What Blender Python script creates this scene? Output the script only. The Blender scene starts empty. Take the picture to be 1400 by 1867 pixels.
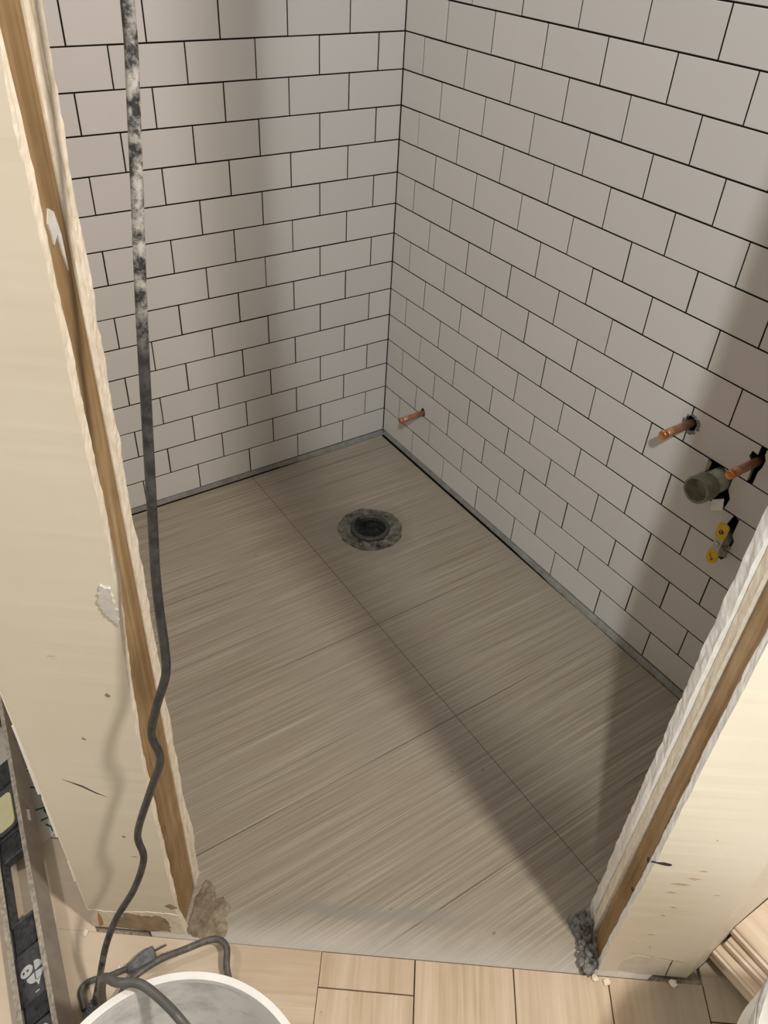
import bpy, bmesh, math, random
from mathutils import Vector, Matrix, noise

random.seed(7)
S = bpy.context.scene
COL = S.collection
V = Vector

# ------------------------------------------------------------------ camera
CP = V((-1.2048128, -1.72376706, 1.37605425))
RX = V((0.83528198, -0.54773225, 0.04788937))
RY = V((-0.31323208, -0.54563293, -0.77728397))
RZ = V((0.45187351, 0.6342508, -0.62732467))
cd = bpy.data.cameras.new('camera')
cam = bpy.data.objects.new('camera', cd)
COL.objects.link(cam)
cd.sensor_fit = 'VERTICAL'
cd.sensor_height = 36.0
cd.lens = 1444.63 * 36.0 / 1867.0
cd.clip_start = 0.02
M = Matrix((RX, -RY, -RZ)).transposed().to_4x4()
M.translation = CP
cam.matrix_world = M
S.camera = cam

# ------------------------------------------------------------------ light
W = bpy.data.worlds.new('world')
S.world = W
W.use_nodes = True
W.node_tree.nodes['Background'].inputs['Color'].default_value = (1.0, 0.93, 0.83, 1)
W.node_tree.nodes['Background'].inputs['Strength'].default_value = 0.36

def lamp(name, kind, loc, energy, color, size=0.06, target=None, **kw):
    d = bpy.data.lights.new(name, kind)
    d.energy = energy
    d.color = color
    if kind in ('POINT', 'SPOT'):
        d.shadow_soft_size = size
    if kind == 'AREA':
        d.shape = 'DISK'
        d.size = size
    for k, v in kw.items():
        setattr(d, k, v)
    o = bpy.data.objects.new(name, d)
    COL.objects.link(o)
    o.location = loc
    if target is not None:
        o.rotation_euler = (V(target) - V(loc)).to_track_quat('-Z', 'Y').to_euler()
    return o

# hall ceiling bulb to the right: lights the jambs and the left half of the toilet room
lamp('hall_bulb', 'POINT', (-0.60, -2.30, 2.35), 120, (1.0, 0.925, 0.835), 0.06)
# left hall ceiling bulb: spot cone shaped to imitate an unseen person's shadow
lamp('hall_shadow_spot', 'SPOT', (-1.70, -2.40, 2.35), 118, (0.97, 0.99, 0.97), 0.05, target=(0.0, -1.509, 1.476),
     spot_size=math.radians(64), spot_blend=0.2)
# added fill with no known source: brightens the hall floor far left
lamp('hall_side_fill', 'POINT', (-2.05, -0.62, 2.25), 34, (1.0, 0.95, 0.92), 0.12)
# small ceiling lamp of the toilet room
lamp('room_lamp', 'AREA', (-0.16, -0.20, 2.25), 2.6, (0.93, 0.93, 1.0), 0.30, target=(-0.45, -0.5, 0.0))

S.view_settings.view_transform = 'Standard'
S.view_settings.look = 'None'
S.view_settings.gamma = 1
S.view_settings.exposure = 0.3
S.view_settings.use_curve_mapping = False

# ------------------------------------------------------------------ door wall frame (s along it, t into the room)
P0 = V((-1.10, -1.10, 0)); DD = V((.8, -.6, 0)); NN = V((.6, .8, 0)); UP = V((0, 0, 1))
def PT(s, t, z=0.0):
    return P0 + DD * s + NN * t + UP * z

# ------------------------------------------------------------------ material tools
class NT:
    def __init__(self, name, rough=0.6, metal=0.0, spec=0.5):
        self.m = bpy.data.materials.new(name)
        self.m.use_nodes = True
        self.t = self.m.node_tree
        self.b = self.t.nodes['Principled BSDF']
        self.b.inputs['Roughness'].default_value = rough
        self.b.inputs['Metallic'].default_value = metal
        self.b.inputs['Specular IOR Level'].default_value = spec
        self.co = self.t.nodes.new('ShaderNodeTexCoord').outputs['Object']
    def n(self, t): return self.t.nodes.new(t)
    def l(self, a, b): self.t.links.new(a, b)
    def val(self, sock, v):
        if hasattr(v, 'is_linked') or isinstance(v, bpy.types.NodeSocket): self.l(v, sock)
        else: sock.default_value = v
    def math(self, op, a, b=0.0, c=None, clamp=False):
        n = self.n('ShaderNodeMath'); n.operation = op; n.use_clamp = clamp
        self.val(n.inputs[0], a); self.val(n.inputs[1], b)
        if c is not None: self.val(n.inputs[2], c)
        return n.outputs[0]
    def mapv(self, scale=(1, 1, 1), loc=(0, 0, 0), rot=(0, 0, 0), src=None):
        n = self.n('ShaderNodeMapping')
        self.l(src or self.co, n.inputs[0])
        n.inputs['Location'].default_value = loc
        n.inputs['Rotation'].default_value = rot
        n.inputs['Scale'].default_value = scale
        return n.outputs[0]
    def noise(self, scale, detail=4, rough=0.55, vec=None, dist=0.0):
        n = self.n('ShaderNodeTexNoise')
        self.l(vec or self.co, n.inputs['Vector'])
        n.inputs['Scale'].default_value = scale
        n.inputs['Detail'].default_value = detail
        n.inputs['Roughness'].default_value = rough
        n.inputs['Distortion'].default_value = dist
        return n.outputs[0]
    def ramp(self, f, stops):
        n = self.n('ShaderNodeValToRGB')
        self.l(f, n.inputs[0])
        e = n.color_ramp.elements
        while len(e) < len(stops): e.new(0.5)
        for q, (p, c) in zip(e, stops):
            q.position = p
            q.color = (c, c, c, 1) if isinstance(c, (int, float)) else (*c, 1)
        return n.outputs[0]
    def mix(self, f, a, b, mode='MIX'):
        n = self.n('ShaderNodeMix'); n.data_type = 'RGBA'; n.blend_type = mode
        self.val(n.inputs[0], f)
        for i, x in ((6, a), (7, b)):
            if isinstance(x, tuple): n.inputs[i].default_value = (*x, 1)
            else: self.l(x, n.inputs[i])
        return n.outputs[2]
    def island(self):
        return self.n('ShaderNodeNewGeometry').outputs['Random Per Island']
    def xyz(self, src=None):
        n = self.n('ShaderNodeSeparateXYZ'); self.l(src or self.co, n.inputs[0])
        return n.outputs
    def color(self, c):
        if isinstance(c, tuple): self.b.inputs['Base Color'].default_value = (*c, 1)
        else: self.l(c, self.b.inputs['Base Color'])
    def bump(self, h, strength=0.3, dist=0.002):
        n = self.n('ShaderNodeBump'); n.inputs['Strength'].default_value = strength
        n.inputs['Distance'].default_value = dist
        self.l(h, n.inputs['Height']); self.l(n.outputs[0], self.b.inputs['Normal'])
    def rough(self, f): self.l(f, self.b.inputs['Roughness'])

def simple(name, c, rough=0.6, metal=0.0, var=0.12, scale=40, bump=0.0, spec=0.5):
    k = NT(name, rough, metal, spec)
    d = tuple(x * (1 - var) for x in c); u = tuple(min(1, x * (1 + var)) for x in c)
    f = k.noise(scale, 5, 0.6)
    k.color(k.ramp(f, [(0.3, d), (0.7, u)]))
    if bump: k.bump(f, bump, 0.003)
    return k.m

def mat_tile():
    k = NT('glazed_tile', 0.34, 0, 0.35)
    f = k.island()
    c = k.mix(f, (0.590, 0.568, 0.552), (0.630, 0.608, 0.590))
    sm = k.ramp(k.noise(3.2, 5, 0.6), [(0.56, 0.0), (0.75, 1.0)])
    c = k.mix(k.math('MULTIPLY', sm, 0.10), c, (0.50, 0.50, 0.48))
    sp = k.ramp(k.noise(26, 3, 0.6), [(0.735, 0.0), (0.78, 1.0)])
    c = k.mix(k.math('MULTIPLY', sp, 0.22), c, (0.28, 0.27, 0.25))
    k.color(c)
    k.rough(k.ramp(k.noise(9, 4), [(0.3, 0.28), (0.7, 0.42)]))
    return k.m

def mat_floor():
    k = NT('streaked_porcelain', 0.45, 0, 0.4)
    x, y, z = k.xyz()
    fine = k.noise(1.0, 6, 0.68, k.mapv((3.0, 330, 1)))
    mid = k.noise(1.0, 5, 0.6, k.mapv((1.6, 105, 1), (3, 1, 0)))
    big = k.noise(2.2, 3, 0.5)
    f = k.math('ADD', k.math('MULTIPLY', fine, 0.74), k.math('MULTIPLY', mid, 0.26))
    c = k.ramp(f, [(0.31, (0.165, 0.130, 0.088)), (0.44, (0.275, 0.230, 0.170)), (0.53, (0.335, 0.290, 0.224)), (0.68, (0.48, 0.43, 0.35))])
    c = k.mix(k.ramp(big, [(0.35, 0.0), (0.7, 0.28)]), c, (0.33, 0.31, 0.262))
    # joints: rows every 0.3065 m in y from -0.065, one long joint at x = -0.457 and one at -1.067
    wob = k.math('MULTIPLY', k.math('SUBTRACT', k.noise(30, 2), 0.5), 0.0012)
    yy = k.math('ADD', k.math('ADD', y, 0.0655), wob)
    r = k.math('MODULO', k.math('ADD', yy, 30 * 0.3052 + 0.1526), 0.3052)
    dy = k.math('ABSOLUTE', k.math('SUBTRACT', r, 0.1526))
    dx = k.math('ABSOLUTE', k.math('ADD', k.math('ADD', x, 0.4570), wob))
    fade = k.ramp(k.noise(3.1, 2, 0.5, k.mapv((1, 1, 1), (4.1, 2.2, 0))), [(0.40, 0.20), (0.52, 0.95)])
    my = k.math('MULTIPLY', k.math('LESS_THAN', dy, 0.0009), fade)
    mx = k.math('MULTIPLY', k.math('LESS_THAN', dx, 0.0009), 0.85)
    j = k.math('MAXIMUM', mx, my)
    c = k.mix(j, c, (0.09, 0.075, 0.055))
    # hall light painted pale at the doorway, dried grout round the drain, small chips
    t = k.math('ADD', k.math('MULTIPLY', k.math('ADD', x, 1.1), 0.6), k.math('MULTIPLY', k.math('ADD', y, 1.1), 0.8))
    s = k.math('SUBTRACT', k.math('MULTIPLY', k.math('ADD', x, 1.1), 0.8), k.math('MULTIPLY', k.math('ADD', y, 1.1), 0.6))
    n2 = k.noise(9, 4, 0.6, k.mapv((1, 1, 1), (7, 3, 0)))
    tw = k.math('ADD', t, k.math('MULTIPLY', k.math('SUBTRACT', n2, 0.5), 0.05))
    sill_light = k.ramp(k.math('ADD', tw, 0.5), [(0.50, 1.0), (0.552, 0.0)])
    c = k.mix(k.math('MULTIPLY', sill_light, 0.62), c, (0.52, 0.49, 0.445))
    # a trowel smear lying between 18 and 48 cm along the doorway, 6 cm in
    w1 = k.math('ABSOLUTE', k.math('SUBTRACT', tw, 0.062))
    sm = k.ramp(w1, [(0.006, 1.0), (0.016, 0.0)])
    se = k.ramp(k.math('ABSOLUTE', k.math('SUBTRACT', s, 0.31)), [(0.10, 1.0), (0.19, 0.0)])
    c = k.mix(k.math('MULTIPLY', k.math('MULTIPLY', sm, se), 0.72), c, (0.27, 0.255, 0.225))
    d = k.math('SQRT', k.math('ADD', k.math('POWER', k.math('ADD', x, 0.286), 2), k.math('POWER', k.math('ADD', y, 0.375), 2)))
    dn = k.math('ADD', d, k.math('MULTIPLY', k.math('SUBTRACT', n2, 0.5), 0.08))
    hz = k.ramp(dn, [(0.085, 1.0), (0.13, 0.0)])
    c = k.mix(k.math('MULTIPLY', hz, 0.45), c, (0.20, 0.17, 0.13))
    ch = k.ramp(k.noise(38, 2, 0.5, k.mapv((1, 1.2, 1), (2, 5, 0))), [(0.755, 0.0), (0.79, 1.0)])
    c = k.mix(k.math('MULTIPLY', ch, 0.55), c, (0.09, 0.08, 0.065))
    wear = k.ramp(k.noise(60, 3, 0.7, k.mapv((0.35, 1, 1), (1, 8, 0), (0, 0, 1.9))), [(0.70, 0.0), (0.78, 1.0)])
    c = k.mix(k.math('MULTIPLY', wear, 0.3), c, (0.15, 0.12, 0.09))
    k.color(c)
    k.rough(k.ramp(mid, [(0.3, 0.34), (0.7, 0.52)]))
    k.bump(k.math('SUBTRACT', fine, k.math('MULTIPLY', j, 1.0)), 0.18, 0.001)
    return k.m

def mat_plank(name, axis):
    # hall floor: wood-look tile, grain along local y (axis 1) or x (axis 0) of the door wall frame
    k = NT(name, 0.5, 0, 0.4)
    x, y, z = k.xyz()
    t = k.math('ADD', k.math('MULTIPLY', k.math('ADD', x, 1.1), 0.6), k.math('MULTIPLY', k.math('ADD', y, 1.1), 0.8))
    s = k.math('SUBTRACT', k.math('MULTIPLY', k.math('ADD', x, 1.1), 0.8), k.math('MULTIPLY', k.math('ADD', y, 1.1), 0.6))
    cb = k.n('ShaderNodeCombineXYZ')
    if axis: k.l(s, cb.inputs[0]); k.l(t, cb.inputs[1])
    else: k.l(t, cb.inputs[0]); k.l(s, cb.inputs[1])
    isl = k.island()
    k.l(k.math('MULTIPLY', isl, 9.0), cb.inputs[2])
    g = k.noise(1.0, 5, 0.6, k.mapv((85, 3.0, 3), src=cb.outputs[0]), 0.6)
    wv = k.noise(1.0, 3, 0.5, k.mapv((26, 2.2, 3), src=cb.outputs[0]), 1.2)
    f = k.math('ADD', k.math('MULTIPLY', g, 0.55), k.math('MULTIPLY', wv, 0.45))
    c = k.ramp(f, [(0.33, (0.40, 0.29, 0.185)), (0.48, (0.54, 0.415, 0.285)), (0.64, (0.65, 0.53, 0.39))])
    c = k.mix(k.math('MULTIPLY', isl, 0.35), c, (0.42, 0.32, 0.215))
    dust = k.ramp(k.noise(7, 5, 0.62, k.mapv((1, 1, 1), (5, 9, 0))), [(0.42, 0.0), (0.62, 1.0)])
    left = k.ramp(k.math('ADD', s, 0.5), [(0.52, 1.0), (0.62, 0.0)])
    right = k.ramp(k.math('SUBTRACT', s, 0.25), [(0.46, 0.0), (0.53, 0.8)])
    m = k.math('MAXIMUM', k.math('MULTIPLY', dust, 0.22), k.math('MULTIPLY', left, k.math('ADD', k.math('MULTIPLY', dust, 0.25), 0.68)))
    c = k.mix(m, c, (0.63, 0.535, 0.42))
    c = k.mix(k.math('MULTIPLY', right, 0.8), c, (0.25, 0.225, 0.185))  # shadow at the right of the hall floor, painted into the plank colour
    sp = k.ramp(k.noise(55, 3, 0.6), [(0.70, 0.0), (0.75, 1.0)])
    c = k.mix(k.math('MULTIPLY', sp, 0.55), c, (0.14, 0.12, 0.095))
    k.color(c)
    k.bump(f, 0.12, 0.001)
    return k.m

def mat_paint():
    k = NT('cream_paint', 0.42, 0, 0.35)
    big = k.noise(3.3, 4, 0.5, dist=0.4)
    c = k.ramp(big, [(0.35, (0.73, 0.665, 0.535)), (0.65, (0.79, 0.73, 0.61))])
    sm = k.ramp(k.noise(34, 3, 0.6, k.mapv((0.6, 0.6, 1.6))), [(0.735, 0.0), (0.775, 1.0)])
    c = k.mix(k.math('MULTIPLY', sm, 0.4), c, (0.32, 0.25, 0.165))
    k.color(c)
    k.bump(k.noise(12, 4), 0.10, 0.004)
    return k.m

def mat_stud():
    k = NT('stud_wood', 0.62, 0, 0.3)
    g = k.noise(1.0, 5, 0.6, k.mapv((60, 60, 2.6)), 0.8)
    b = k.noise(6, 4, 0.6)
    f = k.math('ADD', k.math('MULTIPLY', g, 0.45), k.math('MULTIPLY', b, 0.55))
    c = k.ramp(f, [(0.36, (0.19, 0.115, 0.05)), (0.5, (0.33, 0.215, 0.105)), (0.64, (0.49, 0.36, 0.215))])
    k.color(c)
    k.bump(g, 0.2, 0.001)
    return k.m

def mat_gypsum(name, c1, c2):
    k = NT(name, 0.85, 0, 0.2)
    f = k.noise(70, 5, 0.65)
    c = k.ramp(f, [(0.35, c1), (0.6, c2)])
    cr = k.ramp(k.noise(1.0, 3, 0.6, k.mapv((160, 160, 9))), [(0.66, 0.0), (0.72, 1.0)])
    c = k.mix(k.math('MULTIPLY', cr, 0.5), c, (0.25, 0.2, 0.15))
    k.color(c)
    k.bump(f, 0.12, 0.001)
    return k.m

def mat_cord(name, dusty, hang=False):
    k = NT(name, 0.45, 0, 0.5)
    f = k.noise(95, 4, 0.65)
    big = k.noise(5.0, 3, 0.5, k.mapv((1, 1, 1.4), (0.4, 0.2, 0.05)))
    m = k.math('MULTIPLY', k.ramp(f, [(0.44, 0.0), (0.60, 1.0)]), k.ramp(big, [(0.40, 0.05), (0.62, dusty)]))
    if hang:
        zz = k.xyz()[2]
        zr = k.ramp(k.math('DIVIDE', zz, 1.6), [(0.02, 0.45), (0.12, 0.10), (0.45, 0.06), (0.655, 0.10), (0.70, 1.0), (0.78, 0.9), (0.84, 0.45)])
        f2 = k.ramp(k.noise(75, 5, 0.7), [(0.42, 0.0), (0.60, 1.0)])
        m = k.math('MULTIPLY', f2, zr)
    c = k.mix(m, (0.022, 0.022, 0.024) if hang else (0.075, 0.072, 0.067), (0.44, 0.42, 0.385) if hang else (0.26, 0.24, 0.21))
    k.color(c)
    k.bump(f, 0.25, 0.001)
    return k.m

def mat_mortar(name, c1, c2, sc=120):
    k = NT(name, 0.9, 0, 0.2)
    f = k.noise(sc, 6, 0.7)
    g = k.noise(sc * 0.25, 4, 0.6)
    c = k.ramp(k.math('ADD', k.math('MULTIPLY', f, 0.5), k.math('MULTIPLY', g, 0.5)), [(0.38, c1), (0.62, c2)])
    k.color(c)
    k.bump(f, 0.7, 0.003)
    return k.m

M_TILE = mat_tile()
M_GROUT_SHADE = simple('black_grout_and_gap_shade', (0.012, 0.009, 0.008), 0.95, var=0.3, spec=0.1)
M_FLOOR = mat_floor()
M_PLK1 = mat_plank('wood_look_tile_across', 1)
M_PLK0 = mat_plank('wood_look_tile_along', 0)
M_SUB = mat_mortar('dusty_subfloor', (0.20, 0.165, 0.12), (0.42, 0.36, 0.28))
M_PAINT = mat_paint()
M_STUD = mat_stud()
M_GYP = mat_gypsum('gypsum_edge_cream', (0.72, 0.625, 0.49), (0.84, 0.76, 0.64))
M_GYPW = mat_gypsum('gypsum_edge_white', (0.78, 0.76, 0.71), (0.88, 0.87, 0.84))
M_MUD = simple('joint_compound', (0.62, 0.60, 0.56), 0.8, var=0.12, scale=60, bump=0.4)
M_BROWN = simple('bare_brown_board', (0.34, 0.25, 0.15), 0.9, var=0.3, scale=45, bump=0.4)
M_MORT = mat_mortar('grey_thinset', (0.10, 0.10, 0.092), (0.27, 0.27, 0.25))
M_BEAD = mat_mortar('grey_base_bead', (0.20, 0.195, 0.18), (0.30, 0.295, 0.275), 40)
M_PATCH = mat_mortar('drain_patch_mortar', (0.03, 0.027, 0.02), (0.215, 0.20, 0.165), 60)
M_TAN = mat_mortar('tan_mortar', (0.16, 0.125, 0.08), (0.36, 0.30, 0.22), 60)
M_COPPER = simple('copper', (0.46, 0.235, 0.15), 0.45, 0.55, 0.35, 70, 0.1)
M_COPEND = simple('copper_end', (0.66, 0.26, 0.10), 0.32, 0.8, 0.15, 60)
M_PVC = simple('dirty_grey_plastic', (0.31, 0.30, 0.25), 0.6, var=0.3, scale=50, bump=0.15)
M_PVCB = simple('dirty_green_band', (0.20, 0.19, 0.135), 0.55, var=0.35, scale=60, bump=0.15)
M_ABS = simple('black_abs', (0.008, 0.009, 0.009), 0.42, var=0.4, scale=90, bump=0.3, spec=0.25)
M_ABSR = simple('dusty_black_rim', (0.04, 0.04, 0.033), 0.5, var=0.5, scale=90, bump=0.3)
M_YEL = simple('yellow_vinyl', (0.62, 0.40, 0.02), 0.4, var=0.15, scale=60)
M_STEEL = simple('zinc_steel', (0.55, 0.53, 0.50), 0.38, 0.8, 0.2, 70)
M_PRONG = simple('dull_prong', (0.20, 0.19, 0.17), 0.4, 0.5, 0.2, 60)
M_BRASS = simple('dull_brass', (0.30, 0.28, 0.22), 0.45, 0.6, 0.3, 70)
M_DARK = simple('dark_ink', (0.035, 0.03, 0.04), 0.6, var=0.2)
M_INK = simple('green_ink', (0.01, 0.115, 0.07), 0.6, var=0.2)
M_ALU = simple('dusty_aluminium', (0.27, 0.235, 0.20), 0.55, 0.2, 0.16, 30, 0.1)
M_ALUF = simple('scuffed_aluminium_edge', (0.42, 0.385, 0.32), 0.55, 0.35, 0.4, 130, 0.3)
M_BLK = simple('dusty_black_plastic', (0.055, 0.057, 0.062), 0.5, var=0.55, scale=100, bump=0.2)
M_LOGO = simple('pale_print', (0.52, 0.54, 0.54), 0.6, var=0.15)
M_VIAL = simple('yellow_vial_block', (0.62, 0.60, 0.36), 0.25, var=0.08, scale=20)
M_PLUG = simple('grey_plug_rubber', (0.135, 0.138, 0.145), 0.5, var=0.5, scale=90, bump=0.15)
M_CORDW = mat_cord('plaster_spattered_cord', 1.0, True)
M_CORDG = mat_cord('dusty_cord', 0.55)
M_PAPER = simple('white_paper', (0.70, 0.66, 0.59), 0.8, var=0.1, scale=20)
M_TRIM = None

def mat_board():
    k = NT('pale_wood_look', 0.5, 0, 0.4)
    g = k.noise(1.0, 4, 0.55, k.mapv((60, 3.0, 3)), 0.5)
    c = k.ramp(g, [(0.35, (0.62, 0.50, 0.38)), (0.65, (0.74, 0.625, 0.50))])
    k.color(c); k.bump(g, 0.1, 0.001)
    return k.m
M_TRIM = mat_board()

def mat_bucket():
    k = NT('white_bucket_plastic', 0.38, 0, 0.5)
    f = k.noise(13, 6, 0.65)
    g = k.noise(45, 4, 0.6)
    m = k.ramp(k.math('ADD', k.math('MULTIPLY', f, 0.65), k.math('MULTIPLY', g, 0.35)), [(0.47, 0.0), (0.68, 0.75)])
    c = k.mix(m, (0.80, 0.785, 0.755), (0.33, 0.32, 0.295))
    k.color(c); k.bump(g, 0.12, 0.002)
    return k.m
M_BUCK = mat_bucket()
M_RIM = simple('white_bucket_rim', (0.76, 0.745, 0.71), 0.35, var=0.06, scale=30)

# ------------------------------------------------------------------ object tools
def tag(o, label=None, cat=None, group=None, kind=None):
    if label: o['label'] = label
    if cat: o['category'] = cat
    if group: o['group'] = group
    if kind: o['kind'] = kind
    return o

def mk(name, bm, mats, parent=None, origin=None, smooth=False, loc=None):
    """bm is in world coordinates; origin (or the parent's place) becomes the local origin."""
    if parent is not None:
        org = V((0, 0, 0)); q = parent
        while q is not None: org += q.location; q = q.parent
    else: org = V(origin) if origin is not None else V((0, 0, 0))
    bmesh.ops.translate(bm, vec=-org, verts=bm.verts)
    bmesh.ops.recalc_face_normals(bm, faces=bm.faces)
    me = bpy.data.meshes.new(name)
    bm.to_mesh(me); bm.free()
    for m in (mats if isinstance(mats, (list, tuple)) else [mats]): me.materials.append(m)
    if smooth: 
        for p in me.polygons: p.use_smooth = True
        if smooth is not True: me.set_sharp_from_angle(angle=smooth)
    o = bpy.data.objects.new(name, me)
    COL.objects.link(o)
    if parent is not None: o.parent = parent
    else: o.location = org
    return o

def empty(name, loc):
    o = bpy.data.objects.new(name, None)
    o.empty_display_size = 0.05
    COL.objects.link(o); o.location = loc
    return o

def prism(bm, base, top, mi=0):
    """closed solid between two equal loops of points"""
    a = [bm.verts.new(p) for p in base]; b = [bm.verts.new(p) for p in top]
    n = len(a)
    fs = [bm.faces.new(a[::-1]), bm.faces.new(b)]
    for i in range(n):
        fs.append(bm.faces.new((a[i], a[(i + 1) % n], b[(i + 1) % n], b[i])))
    for f in fs: f.material_index = mi
    return fs

def box(bm, c, ex, ey, ez, hx, hy, hz, mi=0, bev=0.0):
    c = V(c); ex, ey, ez = V(ex), V(ey), V(ez)
    pts = lambda q: [c + ex * (sx * hx) + ey * (sy * hy) + ez * (q * hz) for sx, sy in ((-1, -1), (1, -1), (1, 1), (-1, 1))]
    fs = prism(bm, pts(-1), pts(1), mi)
    if bev:
        es = set(e for f in fs for e in f.edges)
        r = bmesh.ops.bevel(bm, geom=list(es), offset=bev, segments=2, affect='EDGES', profile=0.5)
        for f in r['faces']: f.material_index = mi
    return fs

X, Y, Z = V((1, 0, 0)), V((0, 1, 0)), V((0, 0, 1))

def interp(tab):
    def f(z):
        if z <= tab[0][0]: return tab[0][1]
        for (a, x), (b, y) in zip(tab, tab[1:]):
            if z <= b: return x + (y - x) * (z - a) / (b - a)
        return tab[-1][1]
    return f

def spline(pts, n=8):
    P = [V(p) for p in pts]
    P = [P[0] * 2 - P[1]] + P + [P[-1] * 2 - P[-2]]
    out = []
    for i in range(1, len(P) - 2):
        a, b, c, d = P[i - 1:i + 3]
        for j in range(n):
            t = j / n
            out.append(0.5 * ((2 * b) + (c - a) * t + (2 * a - 5 * b + 4 * c - d) * t * t + (3 * b - a - 3 * c + d) * t ** 3))
    out.append(P[-2])
    return out

def tube(bm, pts, rad, seg=12, mi=0, caps=True):
    if not callable(rad):
        r0 = rad; rad = lambda u: r0
    n = len(pts); rings = []
    up = None
    for i, p in enumerate(pts):
        d = (pts[min(i + 1, n - 1)] - pts[max(i - 1, 0)]).normalized()
        if up is None: up = d.orthogonal().normalized()
        up = (up - d * up.dot(d)).normalized()
        w = d.cross(up)
        r = rad(i / (n - 1))
        rings.append([bm.verts.new(p + (up * math.cos(a) + w * math.sin(a)) * r) for a in [2 * math.pi * k / seg for k in range(seg)]])
    for a, b in zip(rings, rings[1:]):
        for k in range(seg):
            f = bm.faces.new((a[k], a[(k + 1) % seg], b[(k + 1) % seg], b[k])); f.material_index = mi; f.smooth = True
    if caps:
        bm.faces.new(rings[0][::-1]).material_index = mi
        bm.faces.new(rings[-1]).material_index = mi
    return rings

def lathe(bm, c, prof, seg=64, axis=Z, mi=0, closed=False, wob=0.0):
    """prof = [(r, h)] turned about axis through c"""
    axis = V(axis); c = V(c)
    u = axis.orthogonal().normalized(); w = axis.cross(u)
    rings = []
    for r, h in prof:
        rings.append([bm.verts.new(c + axis * h + (u * math.cos(a) + w * math.sin(a)) * (r + wob * noise.noise(V((math.cos(a) * 3, math.sin(a) * 3, h * 30)))))
                      for a in [2 * math.pi * k / seg for k in range(seg)]])
    pairs = list(zip(rings, rings[1:]))
    if closed: pairs.append((rings[-1], rings[0]))
    for a, b in pairs:
        for k in range(seg):
            f = bm.faces.new((a[k], a[(k + 1) % seg], b[(k + 1) % seg], b[k])); f.material_index = mi; f.smooth = True
    if not closed:
        if prof[0][0] > 1e-6: bm.faces.new(rings[0][::-1]).material_index = mi
        if prof[-1][0] > 1e-6: bm.faces.new(rings[-1]).material_index = mi

def lump(bm, outline, z0, height, cell=0.004, nscale=60, mi=0, edge=0.012, seed=0.0, rough=0.5, ex=X, ey=Y, ez=Z, org=V((0, 0, 0)), keep=None):
    """a low heap of mortar filling a 2-D outline: noise height, falling to zero at its border"""
    xs = [p[0] for p in outline]; ys = [p[1] for p in outline]
    def dist(x, y):
        inside = False; best = 9
        n = len(outline)
        for i in range(n):
            x1, y1 = outline[i]; x2, y2 = outline[(i + 1) % n]
            if (y1 > y) != (y2 > y) and x < (x2 - x1) * (y - y1) / (y2 - y1) + x1: inside = not inside
            dx, dy = x2 - x1, y2 - y1
            t = max(0, min(1, ((x - x1) * dx + (y - y1) * dy) / (dx * dx + dy * dy + 1e-12)))
            best = min(best, math.hypot(x - x1 - t * dx, y - y1 - t * dy))
        return best if inside else -best
    nx = int((max(xs) - min(xs)) / cell) + 4; ny = int((max(ys) - min(ys)) / cell) + 4
    g = {}
    for i in range(nx):
        for j in range(ny):
            x = min(xs) - 1.5 * cell + i * cell; y = min(ys) - 1.5 * cell + j * cell
            d = dist(x, y) + cell * 1.2 * noise.noise(V((x * 90, y * 90, seed)))
            if keep and not keep(x, y): continue
            if d < -0.3 * cell: continue
            q = min(1, max(0, d / edge)); q = q * (2 - q)
            h = height * q * (1 - rough + rough * (1 + 1.6 * noise.fractal(V((x * nscale, y * nscale, seed + 3)), 0.7, 2.0, 4)))
            g[i, j] = bm.verts.new(org + ex * x + ey * y + ez * (z0 + max(0.0002, h)))
    for (i, j), v in list(g.items()):
        if (i + 1, j) in g and (i, j + 1) in g and (i + 1, j + 1) in g:
            f = bm.faces.new((v, g[i + 1, j], g[i + 1, j + 1], g[i, j + 1])); f.material_index = mi; f.smooth = True
    # skirt and base so the heap is a closed body
    be = [e for e in bm.edges if e.is_boundary]
    r = bmesh.ops.extrude_edge_only(bm, edges=be)
    for v in [q for q in r['geom'] if isinstance(q, bmesh.types.BMVert)]:
        v.co = v.co - ez * ((v.co - org).dot(ez) - z0 + 0.0008)
    loose = [v for v in bm.verts if not v.link_faces]
    bmesh.ops.delete(bm, geom=loose, context='VERTS')

def cut_mesh(me, cutters):
    """real holes cut through a mesh; works on temporary objects that are removed again"""
    o = bpy.data.objects.new('tmp', me); COL.objects.link(o)
    tmp = []
    for bmc in cutters:
        bmesh.ops.recalc_face_normals(bmc, faces=bmc.faces)
        mc = bpy.data.meshes.new('cut'); bmc.to_mesh(mc); bmc.free()
        c = bpy.data.objects.new('cut', mc); COL.objects.link(c)
        md = o.modifiers.new('cut', 'BOOLEAN'); md.operation = 'DIFFERENCE'; md.object = c; md.solver = 'EXACT'
        tmp.append(c)
    bpy.context.view_layer.update()
    dg = bpy.context.evaluated_depsgraph_get()
    new = bpy.data.meshes.new_from_object(o.evaluated_get(dg))
    bpy.data.objects.remove(o)
    for c in tmp: bpy.data.objects.remove(c)
    return new

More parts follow.
